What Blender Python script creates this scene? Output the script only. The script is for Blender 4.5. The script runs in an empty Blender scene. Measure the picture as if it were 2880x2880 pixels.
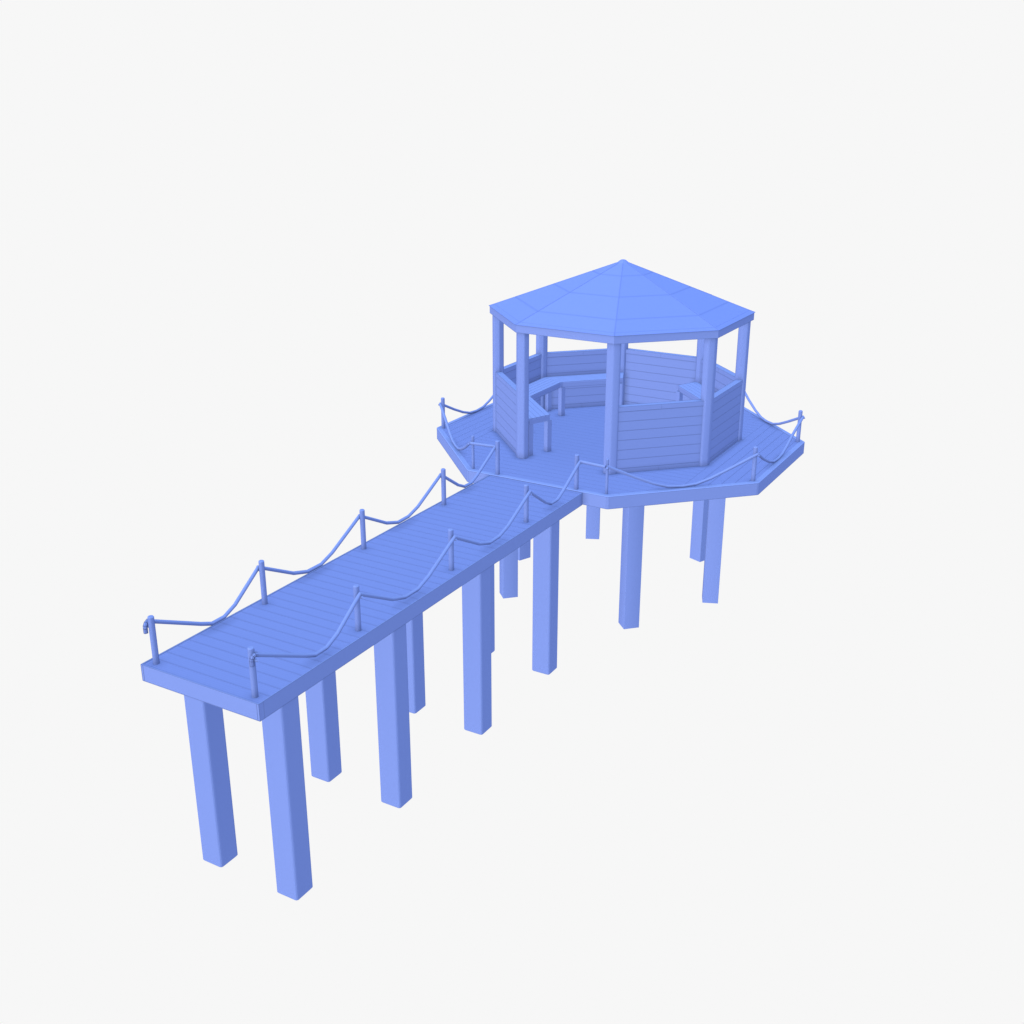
import bpy, bmesh, math
from mathutils import Vector, Euler

scene = bpy.context.scene
col = scene.collection
R = math.radians

# ------------------------------------------------------------------ materials
def mat(name, rgb, rough=0.75, lines=None):
    """Painted clay-blue surface with a very faint procedural unevenness.
    lines = (axis, plank pitch, phase): shallow joints and ribs pressed in the planks."""
    m = bpy.data.materials.new(name); m.use_nodes = True
    nt = m.node_tree; N = nt.nodes; L = nt.links
    b = N['Principled BSDF']
    b.inputs['Roughness'].default_value = rough
    b.inputs['Specular IOR Level'].default_value = 0.0
    tc = N.new('ShaderNodeTexCoord')
    nz = N.new('ShaderNodeTexNoise'); nz.inputs['Scale'].default_value = 1.3
    nz.inputs['Detail'].default_value = 2
    L.new(tc.outputs['Object'], nz.inputs['Vector'])
    mr = N.new('ShaderNodeMapRange')
    mr.inputs['To Min'].default_value = 0.993; mr.inputs['To Max'].default_value = 1.007
    L.new(nz.outputs['Fac'], mr.inputs['Value'])
    fac = mr.outputs['Result']
    if lines:
        ax, pitch, phase = lines
        sep = N.new('ShaderNodeSeparateXYZ'); L.new(tc.outputs['Object'], sep.inputs[0])
        def band(p, width, depth):
            a = N.new('ShaderNodeMath'); a.operation = 'SUBTRACT'
            L.new(sep.outputs[ax], a.inputs[0]); a.inputs[1].default_value = phase
            w = N.new('ShaderNodeMath'); w.operation = 'PINGPONG'
            L.new(a.outputs[0], w.inputs[0]); w.inputs[1].default_value = p / 2
            r = N.new('ShaderNodeMapRange'); r.interpolation_type = 'SMOOTHSTEP'
            r.inputs['From Min'].default_value = 0; r.inputs['From Max'].default_value = width
            r.inputs['To Min'].default_value = 1 - depth; r.inputs['To Max'].default_value = 1
            L.new(w.outputs[0], r.inputs['Value'])
            return r.outputs['Result']
        for p, w, d in ((pitch / 5, 0.010, 0.09), (pitch, 0.022, 0.10)):
            mu = N.new('ShaderNodeMath'); mu.operation = 'MULTIPLY'
            L.new(fac, mu.inputs[0]); L.new(band(p, w, d), mu.inputs[1]); fac = mu.outputs[0]
    vm = N.new('ShaderNodeVectorMath'); vm.operation = 'SCALE'
    vm.inputs[0].default_value = rgb
    L.new(fac, vm.inputs['Scale'])
    ao = N.new('ShaderNodeAmbientOcclusion'); ao.samples = 12  # contact shade: occlusion from nearby parts darkens the base colour itself
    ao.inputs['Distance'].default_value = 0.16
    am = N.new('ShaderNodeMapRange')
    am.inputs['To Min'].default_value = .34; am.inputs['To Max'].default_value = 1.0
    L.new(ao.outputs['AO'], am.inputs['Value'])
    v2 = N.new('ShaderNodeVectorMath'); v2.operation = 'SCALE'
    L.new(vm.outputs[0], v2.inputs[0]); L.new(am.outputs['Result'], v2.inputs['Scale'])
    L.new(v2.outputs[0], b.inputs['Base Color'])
    return m

BASE = (0.035, 0.052, 0.145)
def k(f, g=None, h=None): return (BASE[0]*f, BASE[1]*(g or f), BASE[2]*(h or f))
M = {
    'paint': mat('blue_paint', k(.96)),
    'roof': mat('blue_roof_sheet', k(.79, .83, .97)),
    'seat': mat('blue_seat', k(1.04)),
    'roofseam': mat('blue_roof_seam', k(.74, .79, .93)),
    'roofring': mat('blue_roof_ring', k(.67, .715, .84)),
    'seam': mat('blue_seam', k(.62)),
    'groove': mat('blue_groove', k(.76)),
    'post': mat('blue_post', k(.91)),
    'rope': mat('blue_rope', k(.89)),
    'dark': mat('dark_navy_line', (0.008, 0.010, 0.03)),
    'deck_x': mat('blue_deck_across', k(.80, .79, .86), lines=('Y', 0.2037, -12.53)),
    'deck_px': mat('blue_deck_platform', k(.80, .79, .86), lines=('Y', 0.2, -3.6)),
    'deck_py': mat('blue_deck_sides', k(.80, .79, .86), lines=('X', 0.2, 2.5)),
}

# ------------------------------------------------------------------ mesh builder
class MB:
    def __init__(s, *mats): s.v = []; s.f = []; s.mi = []; s.sm = []; s.mats = [M[x] for x in mats]
    def add(s, vs, fs, mi=0, sm=False):
        o = len(s.v); s.v += [tuple(p) for p in vs]
        for i, f in enumerate(fs):
            s.f.append([o + j for j in f]); s.mi.append(mi)
            s.sm.append(sm[i] if isinstance(sm, list) else sm)
    def prism(s, poly, z0, z1, mi=0, smooth=False, frame=None, capmi=None):
        """poly: ccw 2d points; separate cap vertices keep the rim crisp"""
        n = len(poly); f = frame or (lambda a, b, z: (a, b, z))
        vs = [f(x, y, z0) for x, y in poly] + [f(x, y, z1) for x, y in poly]
        s.add(vs, [[i, (i+1) % n, n+(i+1) % n, n+i] for i in range(n)], mi, smooth)
        s.add([f(x, y, z1) for x, y in poly], [list(range(n))], mi if capmi is None else capmi)
        s.add([f(x, y, z0) for x, y in poly], [list(range(n))[::-1]], mi)
    def box(s, x0, x1, y0, y1, z0, z1, mi=0, frame=None):
        s.prism([(x0, y0), (x1, y0), (x1, y1), (x0, y1)], z0, z1, mi, frame=frame)
    def tube(s, pts, r, n=8, mi=0, ringmi=None, ringw=0.006, linemi=None, caps=True, smooth=True):
        pts = [Vector(p) for p in pts]
        d0 = (pts[1] - pts[0]).normalized()
        up = Vector((0, 0, 1)) if abs(d0.z) < .95 else Vector((0, 1, 0))
        a = (up - d0 * up.dot(d0)).normalized()
        rings = []
        for i, p in enumerate(pts):
            di = (pts[i] - pts[i-1]).normalized() if i else None
            do = (pts[i+1] - pts[i]).normalized() if i < len(pts)-1 else None
            t = ((di or do) + (do or di)).normalized()
            a = (a - t * a.dot(t)).normalized(); b = t.cross(a)
            sc = 1.0
            if di and do:
                sc = 1 / max(.7, math.cos(di.angle(do) / 2))
            rings.append([p + (a * math.cos(2*math.pi*(j+.5)/n) + b * math.sin(2*math.pi*(j+.5)/n)) * r * sc for j in range(n)])
        o = [q for g in rings for q in g]
        fs = []
        for i in range(len(rings)-1):
            for j in range(n):
                fs.append([i*n+j, i*n+(j+1) % n, (i+1)*n+(j+1) % n, (i+1)*n+j])
        s.add(o, fs, mi, smooth)
        if caps:
            s.add(rings[0], [list(range(n))[::-1]], mi); s.add(rings[-1], [list(range(n))], mi)
        return rings
    def line(s, pts, w, mi, closed=False):
        """hair-thin raised bead along an edge"""
        pts = list(pts) + ([pts[0]] if closed else [])
        for p, q in zip(pts, pts[1:]): s.tube([p, q], w, 4, mi, smooth=False)
    def build(s, name, parent=None):
        me = bpy.data.meshes.new(name); me.from_pydata(s.v, [], s.f)
        for m in s.mats: me.materials.append(m)
        me.polygons.foreach_set('material_index', s.mi)
        me.polygons.foreach_set('use_smooth', s.sm)
        me.validate(); me.update()
        o = bpy.data.objects.new(name, me); col.objects.link(o)
        if parent: o.parent = parent
        return o

def tag(o, label, cat, group=None):
    o['label'] = label; o['category'] = cat
    if group: o['group'] = group
    return o
def thing(name, label, cat, group=None, loc=(0, 0, 0), rz=0):
    o = bpy.data.objects.new(name, None); col.objects.link(o)
    o.empty_display_size = .2
    o.location = loc; o.rotation_euler = (0, 0, rz)
    return tag(o, label, cat, group)
def copy_thing(o, label, loc, rz=0):
    c = o.copy(); col.objects.link(c); c.location = loc; c.rotation_euler = (0, 0, rz); c['label'] = label
    for ch in list(o.children):
        d = ch.copy(); col.objects.link(d); d.parent = c
    return c

def rounded(poly, r, seg=2):
    """round the corners of a ccw polygon"""
    out = []; n = len(poly)
    for i in range(n):
        p = Vector(poly[i]); a = Vector(poly[i-1]) - p; b = Vector(poly[(i+1) % n]) - p
        a.normalize(); b.normalize(); half = a.angle(b) / 2
        d = r / math.tan(half); c = p + (a + b).normalized() * (r / math.sin(half))
        s0 = p + a * d - c; s1 = p + b * d - c
        ang = s0.angle(s1); a0 = math.atan2(s0.y, s0.x)
        for j in range(seg + 1):
            t = a0 + ang * j / seg
            out.append((c.x + r * math.cos(t), c.y + r * math.sin(t)))
    return out
def square(cx, cy, w, rot):
    c, s = math.cos(R(rot)), math.sin(R(rot)); h = w / 2
    return [(cx + x*c - y*s, cy + x*s + y*c) for x, y in ((-h, -h), (h, -h), (h, h), (-h, h))]
def octagon(r, cx=0, cy=0): return [(cx + r*math.cos(R(-67.5+45*i)), cy + r*math.sin(R(-67.5+45*i))) for i in range(8)]
def clip(poly, n, d):
    """keep the side where p.n <= d"""
    out = []
    for i in range(len(poly)):
        p, q = Vector(poly[i]), Vector(poly[(i+1) % len(poly)])
        a, b = p.dot(n) - d, q.dot(n) - d
        if a <= 0: out.append(tuple(p))
        if (a < 0 < b) or (b < 0 < a): out.append(tuple(p + (q - p) * (a / (a - b))))
    return out
C8 = math.cos(R(22.5))

# ------------------------------------------------------------------ walkway
WX = 1.016; WY0 = -12.562; WY1 = -3.70; WZ = -.014; WB = -.254
walk = thing('walkway', 'long straight plank walkway on eight square piles, leading up to the octagonal platform', 'walkway')
m = MB('paint', 'seam', 'groove')
lip = .014
m.box(-WX, WX, WY0, WY0+lip, WB, WZ)
m.box(-WX, -WX+lip, WY0+lip, WY1, WB, WZ); m.box(WX-lip, WX, WY0+lip, WY1, WB, WZ)
m.box(-WX+lip, WX-lip, WY0+lip, WY1, WB+.01, WZ-.055)
w = .0032
m.line([(-WX, WY0, WZ), (WX, WY0, WZ), (WX, WY1, WZ)], w, 1)
m.line([(-WX, WY0, WZ), (-WX, WY1, WZ)], w, 1)
m.line([(-WX, WY0, WB), (WX, WY0, WB), (WX, WY1, WB)], w, 1)
m.line([(WX, WY0, WB), (WX, WY0, WZ)], w, 1); m.line([(-WX, WY0, WB), (-WX, WY0, WZ)], w, 1)
m.line([(WX-.035, WY0, WB), (WX-.035, WY0, WZ)], w, 1); m.line([(-WX+.035, WY0, WB), (-WX+.035, WY0, WZ)], w, 1)
m.line([(WX, WY0+.085, WB), (WX, WY0+.085, WZ)], .002, 1)
m.box(-WX+lip, -WX+lip+.007, WY0+lip, WY1, WZ-.03, WZ-.0035, 2)
m.build('frame', walk)
m = MB('deck_x')
y = WY0 + lip + .004; P = .2037
while y < WY1 - .01:
    y2 = min(y + P - .004, WY1)
    m.box(-WX+lip+.008, WX-lip-.002, y, y2, WZ-.05, WZ-.006); y += P
m.build('planking', walk)
def pile(poly, ztop, parent, r=.035, smooth=False, foot=True):
    m = MB('paint', 'seam')
    rp = rounded(poly, r, 3)
    if not foot:
        m.prism(rp, -3.43, ztop, smooth=True)
        return m.build('pile', parent)
    m.prism(rp, -3.418, ztop, smooth=False)
    # small chamfer round the foot
    cx = sum(p[0] for p in poly)/4; cy = sum(p[1] for p in poly)/4
    n = len(rp); q = [(cx+(x-cx)*.955, cy+(y-cy)*.955) for x, y in rp]
    m.add([(x, y, -3.43) for x, y in q] + [(x, y, -3.418) for x, y in rp], [[i, (i+1) % n, n+(i+1) % n, n+i] for i in range(n)], 0, True)
    m.add([(x, y, -3.43) for x, y in q], [list(range(n))[::-1]])
    return m.build('pile', parent)
for py in (-11.86, -9.42, -6.98, -4.53):
    for px in (-.70, .70):
        x0, x1, y0, y1 = px-.191, px+.191, py-.178, py+.178
        o = pile([(x0, y0), (x1, y0), (x1, y1), (x0, y1)], WB, walk, .038)
# ------------------------------------------------------------------ platform
plat = thing('platform', 'wide octagonal plank platform on six square piles, carrying the pavilion', 'platform')
m = MB('paint', 'seam')
o1 = rounded(octagon(4.0), .07); ch = rounded(octagon(3.985), .07); o2 = rounded(octagon(3.885), .02)
n = 24
m.add([(x, y, -.25) for x, y in o1] + [(x, y, -.012) for x, y in o1], [[i, (i+1) % n, n+(i+1) % n, n+i] for i in range(n)])
m.add([(x, y, -.012) for x, y in o1] + [(x, y, 0) for x, y in ch], [[i, (i+1) % n, n+(i+1) % n, n+i] for i in range(n)])
m.add([(x, y, 0) for x, y in ch] + [(x, y, 0) for x, y in o2], [[i, (i+1) % n, n+(i+1) % n, n+i] for i in range(n)])
m.add([(x, y, 0) for x, y in o2] + [(x, y, -.06) for x, y in o2], [[i, (i+1) % n, n+(i+1) % n, n+i] for i in range(n)])
m.add([(x, y, -.055) for x, y in o2], [list(range(n))]); m.add([(x, y, -.25) for x, y in o1], [list(range(n))[::-1]])
m.line([(x, y, -.25) for x, y in o1], .0032, 1, True)
m.line([(x, y, -.013) for x, y in o1], .003, 1, True)
for x, y in o1[::3] + o1[2::3]: m.line([(x, y, -.25), (x, y, -.013)], .0016, 1)
m.build('frame', plat)
inner = octagon(3.88)
def planks(axis, lo, hi, lim, matn, name):
    m = MB(matn)
    a = lo
    while a < hi - .02:
        b = min(a + .197, hi)
        e = (Vector((0, 1)) if axis == 'y' else Vector((1, 0)))
        p = clip(clip(inner, e, b), -e, -a)
        if lim: p = clip(clip(p, Vector((1, 0)), lim), Vector((-1, 0)), lim)
        if len(p) > 2: m.prism(p, -.05, -.006)
        a += .2
    return m.build(name, plat)
planks('y', -3.6, 3.6, 2.498, 'deck_px', 'planking')
planks('x', 2.5, 3.6, None, 'deck_py', 'side_planking')
planks('x', -3.7, -2.5, None, 'deck_py', 'side_planking')
for cx, cy, rot in ((-1.6, -1.95, 45), (1.315, -1.98, 45), (2.35, .03, 22.5), (-2.42, .04, -22.5), (-1.505, 2.065, 24), (1.31, 2.105, -22)):
    pile(square(cx, cy, .335, rot), -.25, plat, .008, foot=False)

# ------------------------------------------------------------------ pavilion
GX, GY = -.02, -.03
gz = thing('pavilion', 'open-fronted octagonal pavilion with low board walls and a pointed roof', 'pavilion', loc=(GX, GY, 0))
m = MB('roof', 'roofseam', 'seam', 'roofring')
def zr(r): return 3.694 - (r - .12) * (3.694 - 2.744) / (2.755 - .12)
prof = [(.045, 3.752), (.060, 3.745), (.13, zr(.13)), (.621, zr(.621)), (1.414, zr(1.414)), (2.216, zr(2.216)), (2.66, zr(2.66)), (2.775, 2.738)]
rings = [[(x + .024*(1-r/2.775), y + .014*(1-r/2.775), z) for x, y in octagon(r)] for r, z in prof]
def ringat(r, z): return [(x + .024*(1-r/2.775), y + .014*(1-r/2.775), z) for x, y in octagon(r)]
full = []                                           # (ring, material of the band that starts here)
for i, (r, z) in enumerate(prof):
    if i in (3, 4, 5): full += [(ringat(r-.020, zr(r-.020)), 3), (ringat(r+.020, zr(r+.020)), 0)]
    else: full.append((rings[i], 0))
for (a, mi), (b, _) in zip(full, full[1:]):
    m.add(b + a, [[i, (i+1) % 8, 8+(i+1) % 8, 8+i] for i in range(8)], mi)
m.add(rings[0], [list(range(8))])
lo = [(x, y, 2.733) for x, y in octagon(2.770)]
m.add(lo + rings[-1], [[i, (i+1) % 8, 8+(i+1) % 8, 8+i] for i in range(8)])
m.add(lo, [list(range(8))[::-1]])
# slim ridge beads
for i in range(8):
    for a in range(2, 7):
        m.tube([rings[a][i], rings[a+1][i]], .0065, 8, 1, smooth=True)
m.line(rings[6], .002, 1, True)
m.line(rings[7], .003, 2, True)
roof = m.build('roof', gz)
m = MB('paint', 'seam')
oo = octagon(2.757)
m.prism(oo, 2.586, 2.7325)
m.line([(x, y, 2.586) for x, y in oo], .0028, 1, True)
m.build('fascia', roof)
# columns
cpoly = [(2.462, -.05), (2.53, -.132), (2.648, -.132), (2.703, 0), (2.648, .132), (2.53, .132), (2.462, .05)]
m = MB('paint', 'seam')
m.prism(rounded(cpoly, .045, 3), 0, 2.5855, smooth=True)
c0 = m.build('column', gz)
for i in range(8):
    c = c0 if i == 0 else c0.copy()
    if i: col.objects.link(c); c.parent = gz
    c.rotation_euler = (0, 0, R(-67.5 + 45*i))
# walls: local frame x = outward, y = along
lev = [.085, .271, .464, .663, .853, 1.04, 1.236]
g = .0085
m = MB('paint', 'groove')
L = .96
m.box(2.342, 2.458, -L, L, .0, 1.30, 1)
for a, b in zip(lev, lev[1:]): m.box(2.34, 2.46, -L, L, a + g, b - g)
wall0 = m.build('wall_panel', gz)
m = MB('paint', 'seam')
m.box(2.33, 2.468, -L, L, lev[-1] + g, 1.335)
m.line([(2.468, -L, 1.335), (2.468, L, 1.335)], .003, 1); m.line([(2.33, -L, 1.335), (2.33, L, 1.335)], .003, 1)
m.line([(2.468, 0, lev[-1]+g), (2.468, 0, 1.335)], .0022, 1); m.line([(2.33, 0, lev[-1]+g), (2.33, 0, 1.335)], .0022, 1)
rail0 = m.build('top_rail', wall0)
m = MB('paint', 'seam')
m.box(2.335, 2.465, -L, L, .0, lev[0] - g)
m.line([(2.465, 0, 0), (2.465, 0, lev[0]-g)], .0022, 1); m.line([(2.335, 0, 0), (2.335, 0, lev[0]-g)], .0022, 1)
base0 = m.build('base_board', wall0)
for i in range(7):
    if i == 0: wl = wall0
    else:
        wl = wall0.copy(); col.objects.link(wl); wl.parent = gz
        for ch in (rail0, base0):
            c = ch.copy(); col.objects.link(c); c.parent = wl
    wl.rotation_euler = (0, 0, R(-45 + 45*i))

# ------------------------------------------------------------------ benches
def ray(r, a): return (r*math.cos(R(a)), r*math.sin(R(a)))
def make_bench(sign, label):
    """sign=-1: left side bench (corner angles -112.5 .. -247.5); +1: mirror"""
    t = thing('bench', label, 'bench', 'benches inside the pavilion', (GX, GY, 0))
    A = [-112.5, -157.5, -202.5, -247.5] if sign < 0 else [-67.5, -22.5, 22.5, 67.5]
    rf, rb = 1.882, 2.475; DZ = .02; EX = .062
    # end points of each run: the two outer ends reach EX beyond the corner ray
    def P(r, i, cut):
        """point at corner radius r on corner i, for run (i0,i1)"""
        p = Vector(ray(r, A[i]))
        if i in (0, 3):
            j = 1 if i == 0 else 2
            d = (p - Vector(ray(r, A[j]))).normalized()
            p = p + d * (EX - cut)
        return tuple(p)
    def quad(m, r0, r1, i, z0, z1, mi=0, cut=0):
        q = [P(r0, i, cut), P(r1, i, cut), P(r1, i+1, cut), P(r0, i+1, cut)]
        if sign < 0: q = q[::-1]
        m.prism(q, z0 + DZ, z1 + DZ, mi)
    def tri(m, r, i, z0, z1):
        c = Vector(ray(r, A[i]))
        a_ = (Vector(ray(r, A[i-1])) - c).normalized(); b_ = (Vector(ray(r, A[i+1])) - c).normalized()
        q = [tuple(c + b_*.045), tuple(c + a_*.045), tuple(c)]
        v1 = Vector(q[1]) - Vector(q[0]); v2 = Vector(q[2]) - Vector(q[0])
        if v1.x*v2.y - v1.y*v2.x < 0: q = q[::-1]
        m.prism(q, z0 + DZ, z1 + DZ)
    m = MB('seat', 'roofseam'); nb = 5
    for i in range(3):
        for j in range(nb):
            quad(m, rf + (rb-rf)*j/nb + (.0035 if j else 0), rf + (rb-rf)*(j+1)/nb - .0035, i, .738, .770)
        quad(m, rf+.01, rb-.002, i, .7378, .766, 1, cut=.004)
    for i in (1, 2): tri(m, rf, i, .738, .7702)
    seat = m.build('seat', t)
    m = MB('paint', 'seam')
    for i in range(3):
        for r0, r1 in ((rf+.006, rf+.035), (rb-.04, rb-.01)): quad(m, r0, r1, i, .648, .7375)
        e0, e1 = P(rf, i, 0), P(rf, i+1, 0)
        m.line([(*e0, .7705+DZ), (*e1, .7705+DZ)], .0028, 1)
        m.line([(*P(rf+.004, i, 0), .648+DZ), (*P(rf+.004, i+1, 0), .648+DZ)], .0028, 1)
    for i in (1, 2): tri(m, rf+.006, i, .648, .7375)
    for i, j in ((0, 1), (3, 2)):
        a_, b_ = Vector(P(rf+.036, i, 0)), Vector(P(rb-.05, i, 0))
        inn = (Vector(ray(rf, A[j])) - Vector(ray(rf, A[i]))).normalized() * .03
        q = [tuple(a_), tuple(b_), tuple(b_ + inn), tuple(a_ + inn)]
        v1 = b_ - a_
        if v1.x*inn.y - v1.y*inn.x < 0: q = q[::-1]
        m.prism(q, .648+DZ, .7375+DZ)
        m.line([(*P(rf, i, 0), .7705+DZ), (*P(rb-.05, i, 0), .7705+DZ)], .003, 1)
    m.build('apron', t)
    for i, a in enumerate(A):
        u = Vector(ray(1, a)); v = Vector((-u.y, u.x))
        sg = 1 if sign > 0 else -1
        off = {0: .005, 1: -.058, 2: .058, 3: -.005}[i] * sg
        for rr in (rf + .028, 2.395):
            c = u*rr + v*off
            m = MB('paint')
            m.prism(rounded(square(c.x, c.y, .116, a), .008, 2), 0, .6475 + DZ)
            m.build('leg', t)
    return t
make_bench(-1, 'left hand bench running along three walls, its near end beside the entrance column')
make_bench(1, 'right hand bench mostly hidden behind the near wall, its far end at the back wall')

# ------------------------------------------------------------------ rope posts
PH = .687
def make_post():
    t = thing('rope_post', '', 'post', 'slender round posts carrying the rope railing')
    m = MB('post')
    n = 12; r = .0425
    def ring(r, z): return [(r*math.cos(2*math.pi*i/n), r*math.sin(2*math.pi*i/n), z) for i in range(n)]
    ps = [ring(r, 0), ring(r, PH-.012), ring(r-.009, PH)]
    for a, b in zip(ps, ps[1:]): m.add(a + b, [[i, (i+1) % n, n+(i+1) % n, n+i] for i in range(n)], 0, True)
    m.add(ps[-1], [list(range(n))])
    m.build('shaft', t)
    m = MB('rope')
    m.tube([(.03, 0, .525), (.085, 0, .525), (.098, 0, .535)], .018, 8)
    m.build('peg', t)
    return t
proto = make_post()
first = True
def post(x, y, z, ang, label):
    global first
    if first: first = False; o = proto; o.location = (x, y, z); o.rotation_euler = (0, 0, R(ang)); o['label'] = label; return o
    return copy_thing(proto, label, (x, y, z), R(ang))
ys = [-12.43, -10.33, -7.92, -5.525]
ordn = ['rope post at the near end of the walkway on its %s edge, hooked rope end',
        'second rope post along the %s edge of the walkway from its free end',
        'third rope post along the %s edge of the walkway from its free end',
        'last rope post on the %s edge of the walkway before the platform']
XL, XR = -.868, .842
for yy, lab in zip(ys, ordn):
    dx = -.013 if yy > -9 else 0
    post(XL + dx, yy, WZ-.006, 180, lab % 'left'); post(XR + dx, yy, WZ-.006, 0, lab % 'right')
post(-.885, -3.61, -.006, 180, 'rope post on the platform at the left side of the walkway mouth')
post(.835, -3.61, -.006, 0, 'rope post on the platform at the right side of the walkway mouth')
cor = {}
for kk, lab in ((-1, 'rope post at the front left corner of the platform, left of the walkway mouth'),
                (0, 'rope post at the front corner of the platform, in front of the pavilion column'),
                (1, 'rope post at the near right corner of the platform, between two sagging ropes'),
                (2, 'rope post at the far right corner of the platform, outlined against the white'),
                (-2, 'rope post at the leftmost corner of the platform, outlined against the white'),
                (3, 'rope post at the back right corner of the platform, behind the pavilion'),
                (-3, 'rope post at the back left corner of the platform, behind the pavilion')):
    a = -67.5 + 45*kk; x, y = ray(3.843, a); cor[kk] = (x + {0: -.035, 1: .006, 2: .006, -2: -.003, -1: -.012}.get(kk, -.015), y)
    o = post(cor[kk][0], cor[kk][1], -.006, a, lab)
    if kk in (0, -1):                                   # the two front corner posts are thinner
        for ch in o.children:
            if ch.name.startswith('shaft'): ch.scale = (.66, .66, 1)

# ------------------------------------------------------------------ ropes
RR = .029
GRP = 'sagging ropes strung from post to post'
def rope(pts, label, hook=None):
    m = MB('rope', 'dark')
    m.tube(pts, RR, 8)
    if hook:
        t = thing('rope', label, 'rope', GRP, loc=(0, 0, 0))
        m.build('strand', t)
        h = MB('rope', 'dark')
        rg = h.tube(hook, RR, 8)
        for g_ in rg[1:]: h.line(g_, .0024, 1, True)
        for j in range(8):
            for a, b in zip(rg, rg[1:]): h.line([a[j], b[j]], .0014, 1)
        h.build('hooked_end', t)
        return t
    return tag(m.build('rope', None), label, 'rope', GRP)
XO = .075
sag = [[(-11.53, .150), (-11.33, .068), (-11.09, .070), (-10.86, .165)],
       [(-9.59, .168), (-9.275, .075), (-8.945, .072), (-8.66, .168)],
       [(-7.20, .178), (-6.87, .080), (-6.56, .086), (-6.27, .172)],
       [(-4.95, .172), (-4.735, .078), (-4.49, .078), (-4.27, .176)]]
yy = ys + [-3.61]
names = ['rope in the walkway\'s nearest span on its %s edge, with a hooked end',
         'rope in the second span of the %s walkway edge, counted from the near end',
         'rope in the third span of the %s walkway edge, counted from the near end',
         'rope on the %s walkway edge rising to the platform at the walkway mouth']
ZE = .547
for side, X, w in ((-1, -.02 - .917, 'left'), (1, -.02 + .917, 'right')):
    for i in range(4):
        p = [(X, yy[i] - (.0 if i == 0 else .012), ZE + (.033 if i == 0 else .006))] + [(X, a, b) for a, b in sag[i]] + [(X, yy[i+1] + .012, ZE + .006)]
        hook = None
        if i == 0:
            e = .033
            if side > 0:
                hook = [(X, -12.39, .532+e), (X-.002, -12.425, .545+e), (X-.012, -12.445, .53+e), (X-.02, -12.462, .50+e), (X-.022, -12.466, .47+e), (X-.022, -12.466, .405+e)]
            else:
                hook = [(X, -12.39, .532+e), (X, -12.425, .545+e), (X+.004, -12.46, .53+e), (X+.010, -12.485, .50+e), (X+.012, -12.49, .465+e), (X+.012, -12.49, .405+e)]
        rope(p, names[i] % w, hook)
# mouth spans
rope([(-.02+.917, -3.60, .553), (cor[0][0]+.0, cor[0][1]-.085, .545)], 'short taut rope from the right post of the walkway mouth to the front corner post')
rope([(-.02-.917, -3.60, .553), (cor[-1][0]-.0, cor[-1][1]-.085, .545)], 'short taut rope from the walkway mouth\'s left post to the front left corner post')
prof2 = [(-.95, .30), (-.58, .145), (-.29, .058), (.01, .036), (.29, .058), (.58, .145), (.95, .30)]
def side_rope(ka, kb, label):
    a = -67.5 + 45*(ka + .5); n = Vector(ray(1, a)); t = Vector((-n.y, n.x)); ap = 3.585
    def pt(s, z): q = n*ap + t*s; return (q.x - .010, q.y, z - .012)
    aa = Vector(cor[ka]) + Vector(ray(.062, -67.5+45*ka)); bb = Vector(cor[kb]) + Vector(ray(.062, -67.5+45*kb))
    pts = [(aa.x, aa.y, .548)] + [pt(s, z) for s, z in prof2] + [(bb.x, bb.y, .548)]
    rope(pts, label)
cor[4] = (ray(3.843, 112.5)[0] - .015, ray(3.843, 112.5)[1])
side_rope(0, 1, 'rope along the front edge of the platform, sagging before the near wall')
side_rope(1, 2, 'rope along the right edge of the platform between its two right corner posts')
side_rope(2, 3, 'rope along the back right edge of the platform, running behind the pavilion')
side_rope(-2, -1, 'rope along the front left edge of the platform beside the pavilion')
side_rope(-3, -2, 'rope along the left edge of the platform, running behind the pavilion')

# ------------------------------------------------------------------ light
wd = bpy.data.worlds.new('World'); scene.world = wd; wd.use_nodes = True
bg = wd.node_tree.nodes['Background']
bg.inputs['Color'].default_value = (.93, .93, .93, 1); bg.inputs['Strength'].default_value = 1.0
def sun(name, az, el, rgb):
    """az: direction the light comes FROM, degrees in plan; rgb = irradiance"""
    l = bpy.data.lights.new(name, 'SUN'); s = max(rgb)
    l.energy = s * math.pi; l.color = tuple(c / s for c in rgb); l.angle = R(30)
    l.use_shadow = False
    o = bpy.data.objects.new(name, l); col.objects.link(o)
    d = Vector((math.cos(R(az))*math.cos(R(el)), math.sin(R(az))*math.cos(R(el)), math.sin(R(el))))
    o.rotation_euler = d.to_track_quat('Z', 'Y').to_euler()
    o.location = d * 20
    return o
# four soft lamps without cast shadows give the even studio light of the picture
def per(c): return [v / b for v, b in zip(c, BASE)]
sun('right_lamp', 0, 0, per((.0601, .1004, .3291)))
sun('front_right_lamp', -60, 0, per((.0700, .0990, .2088)))
sun('front_left_lamp', -120, 0, per((.1863, .2626, .6665)))
sun('top_lamp', 0, 90, per((.188, .322, .850)))

# ------------------------------------------------------------------ camera
cam = bpy.data.cameras.new('Camera'); co = bpy.data.objects.new('Camera', cam); col.objects.link(co)
co.location = (2.4220*4, -5.3473*4, 1.7660*4)
co.rotation_euler = Euler((1.2078, -.0011, .5233), 'XYZ')
cam.sensor_width = 36; cam.sensor_fit = 'HORIZONTAL'
cam.lens = 3144.556 / 2880 * 36
cam.clip_end = 200
scene.camera = co
scene.render.engine = 'CYCLES'
scene.view_settings.view_transform = 'Standard'; scene.view_settings.look = 'None'
scene.view_settings.exposure = 0; scene.view_settings.gamma = 1
scene.render.resolution_x = scene.render.resolution_y = 1024
